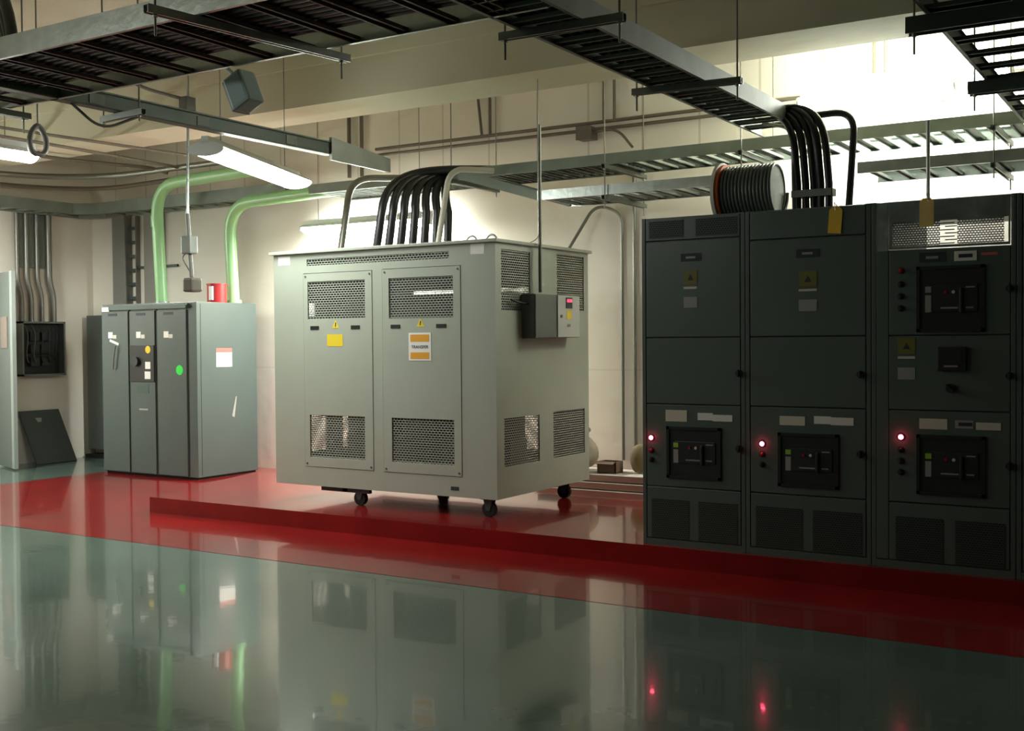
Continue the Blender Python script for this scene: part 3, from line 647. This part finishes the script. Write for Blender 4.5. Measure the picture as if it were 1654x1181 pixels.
# ------------------------------------------------------------------ transformer cabinet
X0, X1, Y0, Y1, ZB, ZT = -7.343, -4.924, 7.6943, 9.2821, .300, 2.39
T = thing('transformer_cabinet', (-6.13, 8.49, PAD), 'large cream transformer cabinet on casters with two louvred front doors', 'transformer cabinet')
GF = [(-6.93,-6.27,1.80,2.135),(-6.01,-5.34,1.79,2.135),(-6.92,-6.285,.56,.94),(-5.99,-5.34,.56,.94),(-6.94,-5.38,2.28,2.338)]
GS = [(7.78,8.24,1.84,2.34),(8.70,9.20,1.86,2.355),(7.81,8.38,.555,.955),(8.62,9.20,.555,.965)]
DL = (-6.985,-6.19,.470,2.213); DR = (-6.085,-5.262,.468,2.218)
obj('front_frame', sheet_with_holes('Y', Y0, .02, X0, X1, ZB, ZT, [DL, DR, GF[4]]), 'cream', T)
for D, gs, nm in ((DL, (GF[0], GF[2]), 'left'), (DR, (GF[1], GF[3]), 'right')):
    a, b, c, d = D; e = .005
    dr = obj('door', sheet_with_holes('Y', Y0-.004, .02, a+e, b-e, c+e, d-e, list(gs)), 'cream', T)
    for g in gs: obj('slotted_grille', MB().add([(g[0],Y0+.006,g[2]),(g[1],Y0+.006,g[2]),(g[1],Y0+.006,g[3]),(g[0],Y0+.006,g[3])], [(0,1,2,3)]), 'gx', dr)
    for sx in (a+.03, b-.03):
        for sz in (c+.03, d-.03): obj('screw', MB().tube([(sx,Y0-.009,sz),(sx,Y0-.003,sz)], .009, 8), 'darksteel', dr)
    for hx in ((a+.135, b-.19) if nm == 'left' else (a+.145, b-.20)):
        obj('recessed_handle', MB().bbox(hx-.05, hx+.05, Y0-.009, Y0-.003, 1.705, 1.738, .004), 'black', dr, 'black handle slot')
    mx = -6.605 if nm == 'left' else -5.675
    w_ = obj('warning_triangle', MB().prism([(mx-.04,Y0-.0055,1.715),(mx+.04,Y0-.0055,1.715),(mx,Y0-.0055,1.79)], (0,.0015,0)), 'yellow', dr, 'yellow triangle')
    obj('warning_symbol', MB().prism([(mx-.008,Y0-.0065,1.73),(mx+.002,Y0-.0065,1.73),(mx+.008,Y0-.0065,1.765),(mx-.003,Y0-.0065,1.765)], (0,.001,0)), 'ink', w_)
    if nm == 'left': obj('yellow_sticker', MB().box(-6.705, -6.525, Y0-.0055, Y0-.004, 1.555, 1.66), 'yellow', dr)
    else:
        s_ = obj('name_sign', MB().bbox(-5.80, -5.565, Y0-.0065, Y0-.004, 1.43, 1.665, .001), 'white', dr, 'white sign with two orange bars')
        obj('orange_bar', MB().box(-5.78, -5.585, Y0-.0075, Y0-.0065, 1.590, 1.65), 'orange', s_); obj('orange_bar', MB().box(-5.78, -5.585, Y0-.0075, Y0-.0065, 1.445, 1.50), 'orange', s_)
        text('TRANSFER', .038, (-5.682, Y0-.0078, 1.545), s_, 'ink')
obj('slotted_grille', MB().add([(GF[4][0],Y0+.008,GF[4][2]),(GF[4][1],Y0+.008,GF[4][2]),(GF[4][1],Y0+.008,GF[4][3]),(GF[4][0],Y0+.008,GF[4][3])], [(0,1,2,3)]), 'gx', T)
for pos, nm in ((X1-.02, 'right'), (X0, 'left')):
    sp = obj('side_panel', sheet_with_holes('X', pos, .02, Y0+.02, Y1-.02, ZB, ZT, GS), 'cream', T)
    xx = pos+.01
    for g in GS: obj('slotted_grille', MB().add([(xx,g[0],g[2]),(xx,g[1],g[2]),(xx,g[1],g[3]),(xx,g[0],g[3])], [(0,1,2,3)]), 'gy', sp)
GB = [(x0, x1, z0, z1) for x0, x1, z0, z1 in GF[:4]]
bp_ = obj('back_panel', sheet_with_holes('Y', Y1-.02, .02, X0, X1, ZB, ZT, GB), 'cream', T)
for g in GB: obj('slotted_grille', MB().add([(g[0],Y1-.01,g[2]),(g[1],Y1-.01,g[2]),(g[1],Y1-.01,g[3]),(g[0],Y1-.01,g[3])], [(0,1,2,3)]), 'gx', bp_)
obj('lid', MB().bbox(X0-.03, X1+.03, Y0-.035, Y1+.03, ZT, ZT+.028, .006), 'cream', T)
obj('bottom_frame', MB().box(X0+.02, X1-.02, Y0+.02, Y1-.02, ZB, ZB+.03).box(X0+.3, X1-.3, Y0+.3, Y0+.36, ZB-.03, ZB).box(X0+.3, X1-.3, Y1-.4, Y1-.34, ZB-.03, ZB), 'darksteel', T)
for x in (-6.78, -6.13, -5.48):
    cl = obj('coil', MB().tube([(x,8.5,.72),(x,8.5,1.80)], .29, 24), 'coil', T)
obj('light_baffle', MB().box(-7.05, -5.21, 8.9, 8.93, 2.08, 2.37), 'core', T)  # inner panel added to block lamp light coming through the grilles
obj('side_light_baffle', MB().box(-7.22, -7.205, 7.9, 9.2, 1.96, 2.37), 'core', T)  # added sheet that keeps the back lamp's glint off the floor
obj('iron_core', MB().box(-7.05, -5.21, 8.36, 8.64, .50, .72).box(-7.05, -5.21, 8.36, 8.64, 1.80, 2.02).box(-6.9,-5.35,8.1,8.9,.33,.50), 'core', T)
for x, y, nm in ((-6.42,7.79,'f'), (-5.06,7.79,'f'), (-6.42,9.05,'b'), (-5.06,9.05,'b')):
    cs = obj('caster', MB().box(x-.06, x+.06, y-.05, y+.05, ZB-.012, ZB).prism([(x-.045,y-.03,ZB-.01),(x+.045,y-.03,ZB-.01),(x+.018,y-.03,PAD+.05),(x-.018,y-.03,PAD+.05)], (0,.006,0)).prism([(x-.045,y+.024,ZB-.01),(x+.045,y+.024,ZB-.01),(x+.018,y+.024,PAD+.05),(x-.018,y+.024,PAD+.05)], (0,.006,0)), 'darksteel', T)
    obj('caster_wheel', MB().tube([(x,y-.022,PAD+.062),(x,y+.022,PAD+.062)], .062, 20), 'rubber', cs)
for a in ((-6.85,-6.55),(-6.6,-6.3)): obj('skid_bar', MB().box(a[0], a[1], Y0+.06, Y0+.10, ZB-.045, ZB), 'darksteel', T)
for x in (-5.32, -5.12):
    pts = [(x+.055*math.cos(a), Y0+.25, ZT+.028+.06*math.sin(a)) for a in [math.pi*k/10 for k in range(11)]]
    obj('lifting_eye', MB().tube(pts, .009, 8), 'galv', T)
obj('corner_label', MB().box(-7.285, -7.14, Y0-.0015, Y0, 2.295, 2.375), 'white', T); obj('corner_label', MB().box(-5.165, -5.03, Y0-.0015, Y0, 2.30, 2.385), 'white', T)
obj('maker_badge', MB().box(-5.38, -5.30, Y0-.002, Y0, .355, .385), 'ink', T)
# boxes fixed to its side
t = thing('relay_box', (-4.86,8.30,1.61), 'grey steel box fixed to the side of the transformer cabinet', 'electrical box')
obj('box_body', MB().bbox(X1, -4.80, 8.095, 8.455, 1.61, 1.985, .008), mat('slate_box', (.085,.098,.09), .45), t)
obj('box_cover', MB().bbox(-4.80, -4.788, 8.10, 8.45, 1.617, 1.978, .003), mat('slate_cover', (.10,.118,.108), .4), t)
obj('side_cable', MB().tube(bez((-4.905,7.90,1.93),(-4.87,8.0,1.90),(-4.87,8.05,1.90),(-4.86,8.10,1.90)), .009, 6), 'cable', t)
t = thing('temperature_controller', (-4.86,8.70,1.61), 'pale controller box with red digits beside the grey box on the transformer', 'controller')
obj('box_body', MB().bbox(X1, -4.81, 8.485, 8.885, 1.615, 1.985, .006), 'lightgr', t)
f = obj('box_door', MB().bbox(-4.81, -4.797, 8.49, 8.88, 1.62, 1.98, .003), mat('pale_grey_enamel', (.50,.53,.50), .4), t)
d = obj('display', MB().box(-4.797, -4.792, 8.63, 8.74, 1.87, 1.965), 'black', f); obj('red_digits', MB().box(-4.792, -4.790, 8.645, 8.69, 1.925, 1.95).box(-4.792, -4.790, 8.697, 8.73, 1.925, 1.95), 'reddis', d, 'glowing red digits')
obj('yellow_sticker', MB().box(-4.797, -4.795, 8.645, 8.73, 1.775, 1.85), 'yellow', f); obj('lock', MB().tube([(-4.797,8.545,1.80),(-4.785,8.545,1.80)], .014, 10), 'strut', f); obj('small_badge', MB().box(-4.797, -4.795, 8.66, 8.71, 1.71, 1.735), 'strut', f)

# ------------------------------------------------------------------ grey-blue cabinet at the left
A0, A1, B0, B1, H = -11.6167, -9.9802, 9.1601, 10.142, 2.0728
t = thing('distribution_cabinet', (-10.8, 9.65, .002), 'grey-blue distribution cabinet with three narrow doors and a green dot sticker', 'electrical cabinet')
obj('enclosure', MB().bbox(A0, A1, B0+.02, B1, .03, H, .005), 'lcab', t)
obj('plinth', MB().box(A0+.02, A1-.02, B0+.04, B1-.02, .002, .03), 'gap', t)
ds = [(A0+.005,-11.135),(-11.105,-10.665),(-10.625,-10.13)]
for k, (a, b) in enumerate(ds):
    D = obj('door', MB().bbox(a, b, B0, B0+.019, .04, 1.985, .004), 'lcab', t)
    obj('name_plate', MB().box(a+.12, a+.28, B0-.003, B0, 1.93, 1.96), 'ink', D)
    obj('paper_label', MB().box(a+.12, a+.20, B0-.003, B0, 1.66, 1.735), 'white', D); obj('paper_label', MB().box(a+.205, a+.27, B0-.003, B0, 1.655, 1.70), 'offwhite', D)
    if k == 0:
        obj('tape_strip', MB().box(-11.47, -11.30, B0-.004, B0, 1.60, 1.63).rot((-11.4,B0,1.61), 'Y', .3), 'white', D)
        obj('door_handle', MB().tube([(-11.33,B0-.03,1.57),(-11.36,B0-.035,1.42),(-11.38,B0-.03,1.28)], .009, 8), 'strut', D)
    if k == 1:
        c = obj('control_panel', MB().bbox(-11.10, -10.67, B0-.012, B0, 1.135, 1.575, .004), 'black', D, 'black control panel')
        obj('round_sticker', MB().tube([(-10.77,B0-.015,1.52),(-10.77,B0-.012,1.52)], .045, 16), 'yellow', c); obj('rotary_handle', MB().tube([(-10.98,B0-.045,1.38),(-10.98,B0-.012,1.38)], .06, 16), 'bezel', c)
        obj('paper_label', MB().box(-10.83, -10.73, B0-.015, B0-.012, 1.17, 1.26), 'white', c); obj('paper_label', MB().box(-10.82, -10.73, B0-.015, B0-.012, 1.29, 1.375), 'white', c)
        obj('vent_slot', MB().box(-10.99, -10.78, B0-.004, B0, 1.00, 1.10), 'lcabdk', D); obj('scuffed_label', MB().box(-10.95, -10.80, B0-.003, B0, .795, .815), 'lightgr', D)
    if k == 2: obj('green_sticker', MB().tube([(-10.245,B0-.003,1.28),(-10.245,B0,1.28)], .058, 20), 'green', D, 'bright green round sticker')
for x in (-11.12, -10.645): obj('door_gap', MB().box(x-.010, x+.010, B0+.012, B0+.021, .04, 2.05), 'gap', t)
obj('top_strip', MB().bbox(-11.45, -10.10, B0-.03, B0+.02, 1.998, 2.055, .004), 'lcabdk', t, 'dark green top strip'); obj('corner_tag', MB().box(-11.60, -11.47, B0-.004, B0+.02, 1.985, 2.04), 'white', t)
s_ = obj('side_label', MB().box(A1, A1+.003, 9.48, 9.73, 1.31, 1.53), 'white', t, 'white label with a red heading'); obj('label_heading', MB().box(A1+.003, A1+.004, 9.48, 9.73, 1.48, 1.53), 'redlab', s_)
obj('side_seam', MB().box(A1-.001, A1+.002, B0+.08, B0+.085, .05, 2.05), 'gap', t)
obj('tape_scrap', MB().prism([(A1,9.72,.72),(A1,9.76,.70),(A1,9.80,.95),(A1,9.785,.95)], (.002,0,0)), 'lightgr', t)
# red can
cx, cy = -10.10, 9.62
t = thing('red_can', (cx, cy, H), 'red can with a pale patch standing on the grey-blue cabinet', 'can')
obj('can_body', MB().tube([(cx,cy,H),(cx,cy,H+.215)], .115, 24), 'redcan', t); obj('can_rim', MB().tube([(cx,cy,H+.21),(cx,cy,H+.225)], .122, 24), 'redcan', t)
obj('paper_label', MB().box(cx-.005, cx+.05, cy-.125, cy-.10, H+.03, H+.19), 'white', t)
# ------------------------------------------------------------------ left wall
t = thing('open_wall_panel', (WX+.06, 9.65, 1.17), 'open black wall panel box on the left wall with its cover off', 'electrical panel')
obj('box_frame', MB().box(WX, WX+.13, 9.30, 9.325, 1.17, 1.90).box(WX, WX+.13, 9.94, 9.965, 1.17, 1.90).box(WX, WX+.13, 9.30, 9.965, 1.17, 1.195).box(WX, WX+.13, 9.30, 9.965, 1.875, 1.90), 'strut', t)
obj('back_plate', MB().box(WX, WX+.015, 9.32, 9.945, 1.19, 1.88), 'black', t)
for i in range(6): obj('breaker_unit', MB().bbox(WX+.015, WX+.08, 9.46+.17*(i % 2), 9.60+.17*(i % 2), 1.30+.17*(i//2), 1.42+.17*(i//2), .006), 'bezel', t)
for i in range(5):
    y = 9.38+i*.11; obj('loose_wire', MB().tube(bez((WX+.05,y,1.86),(WX+.14,y+.08,1.7),(WX+.13,y-.08,1.5),(WX+.09,y+.04,1.35)), .008, 6), random.choice(['cable','flex']), t)
t = thing('panel_cover', (-13.3, 9.65, 0), 'dark grey steel cover leaning on the left wall below the open panel', 'panel cover')
obj('cover_sheet', MB().prism([(-13.22,9.36,.0),(-13.22,9.98,.0),(-13.49,9.90,.70),(-13.49,9.29,.70)], (.012,0,.005)), mat('dark_grey_cover', (.06,.075,.068), .5), t)
obj('paper_label', MB().prism([(-13.444,9.50,.60),(-13.444,9.60,.60),(-13.423,9.58,.545),(-13.423,9.53,.545)], (.014,0,.006)), 'lightgr', t)
cg = 'conduits down to the open wall panel'
for y, r, s_ in ((9.36,.028,'leftmost'),(9.50,.034,'second from the left'),(9.66,.03,'third from the left'),(9.84,.04,'rightmost')):
    yy = y+(.06 if y > 9.5 else .0)
    pipe([(WX+.05,y-.06,3.34),(WX+.05,y-.06,2.45),(WX+.05,y,2.25),(WX+.05,y,1.88)], r, 'cond', 'grey conduit into the top of the open wall panel, '+s_+' of four', .1, 12)
tag(obj('cover_plate', MB().bbox(WX, WX+.03, 9.34, 9.74, 2.62, 3.34, .006), 'strut'), 'flat grey duct plate behind the conduits above the open wall panel', 'plate')
t = thing('door_leaf', (-13.15, 8.95, .02), 'tall grey metal door leaf standing open at the left edge', 'door leaf')
obj('leaf', MB().prism([(-12.84,8.83,.02),(-13.46,9.04,.02),(-13.475,9.00,.02),(-12.855,8.79,.02)], (0,0,2.50)), 'door', t)
obj('edge_strip', MB().prism([(-12.838,8.832,.02),(-12.93,8.863,.02),(-12.945,8.818,.02),(-12.853,8.787,.02)], (0,0,2.505)), 'doored', t)
obj('hinge', MB().tube([(-13.47,9.03,.3),(-13.47,9.03,.45)], .018, 8), 'strut', t); obj('hinge', MB().tube([(-13.47,9.03,2.0),(-13.47,9.03,2.15)], .018, 8), 'strut', t)
s_ = obj('notice', MB().prism([(-13.05,8.853,1.55),(-13.30,8.937,1.55),(-13.30,8.937,1.95),(-13.05,8.853,1.95)], (-.002,-.006,0)), mat('worn_notice', (.25,.20,.17), .7), t)
# ducts on the back wall
t = thing('vertical_wireway', (-12.85, 10.48, .1), 'vertical grey wireway with a ladder edge left of the green conduit', 'wireway')
obj('duct', MB().bbox(-12.94, -12.68, 10.40, 10.522, .1, 3.36, .008), mat('dull_grey_duct', (.22,.22,.20), .5), t)
obj('ladder_rail', MB().box(-12.54, -12.52, 10.46, 10.53, .1, 3.34), 'cond', t)
for i in range(16): obj('ladder_rung', MB().box(-12.68, -12.54, 10.46, 10.49, .3+i*.19, .34+i*.19), 'darksteel', t)
t = thing('vertical_wireway', (-12.16, 10.48, .1), 'plain vertical grey wireway directly behind the left green conduit', 'wireway')
obj('duct', MB().bbox(-12.30, -12.02, 10.40, 10.522, .1, 3.36, .008), mat('dull_grey_duct_b', (.25,.245,.22), .5), t)
tag(obj('wall_strut', MB().channel((-12.55,10.50,2.62), (-11.75,10.50,2.62), .03, .03), 'darksteel'), 'short horizontal strut between the wireways above the grey-blue cabinet', 'strut')
t = thing('slim_wall_cabinet', (-13.3, 10.42, .1), 'slim dark grey cabinet on the back wall, left of the grey-blue cabinet', 'electrical cabinet')
obj('body', MB().bbox(-13.42, -13.08, 10.33, 10.53, .12, 1.99, .008), mat('slim_cabinet_grey', (.10,.12,.11), .5), t); obj('foot', MB().box(-13.46, -13.04, 10.31, 10.53, 0, .05), 'gap', t)

# ------------------------------------------------------------------ things stacked behind, in the gap
cg = 'pale boards stacked in the gap before the back wall'
for i in range(4):
    o = obj('stacked_board', MB().bbox(-5.75+.03*(i % 2), -4.35, 9.62+.02*i, 10.2, .004+.075*i, .07+.075*i, .008), 'board'); tag(o, 'pale board in the low stack behind the gap, '+('lowest','second from the floor','third from the floor','topmost')[i]+' of four', 'board', cg)
def blob(c, r, m, name, seed, n1=20, n2=12):
    random.seed(seed); vs = []; fs = []
    for j in range(n2+1):
        th = math.pi*j/n2
        for i in range(n1):
            ph = 2*math.pi*i/n1; k = 1+.05*math.sin(3*ph+seed)*math.sin(2*th)+.03*math.sin(7*ph)*math.sin(th)
            z = max(math.cos(th), -.82)
            vs.append((c[0]+r[0]*k*math.sin(th)*math.cos(ph), c[1]+r[1]*k*math.sin(th)*math.sin(ph), c[2]+r[2]*z))
    for j in range(n2):
        for i in range(n1): fs.append((j*n1+i, j*n1+(i+1) % n1, (j+1)*n1+(i+1) % n1, (j+1)*n1+i))
    return obj(name, MB().add(vs, fs, True), m)
tag(blob((-5.40,9.92,.475), (.22,.2,.19), 'sack', 'cloth_sack', 3), 'slumped beige sack on the pale boards, half behind the transformer cabinet', 'sack')
tag(blob((-5.42,9.92,.70), (.16,.14,.06), 'strut', 'folded_cloth', 5), 'dark folded cloth on top of the beige sack', 'cloth')
t = thing('small_carton', (-5.0,9.85,.30), 'small open brown carton on the pale boards between transformer and switchgear', 'carton')
obj('carton_walls', MB().box(-5.10,-4.90,9.78,9.79,.302,.41).box(-5.10,-4.90,9.93,9.94,.302,.41).box(-5.10,-5.09,9.78,9.94,.302,.41).box(-4.91,-4.90,9.78,9.94,.302,.41).box(-5.10,-4.90,9.78,9.94,.300,.306), 'carton', t)
obj('carton_flap', MB().prism([(-5.10,9.78,.41),(-4.90,9.78,.41),(-4.90,9.72,.39),(-5.10,9.72,.39)], (0,0,.004)), 'carton', t)
tag(blob((-4.72,9.95,.43), (.10,.09,.15), mat('ochre_bag', (.20,.15,.07), .8), 'small_bag', 9), 'small ochre bag on the pale boards right beside the switchgear', 'bag')
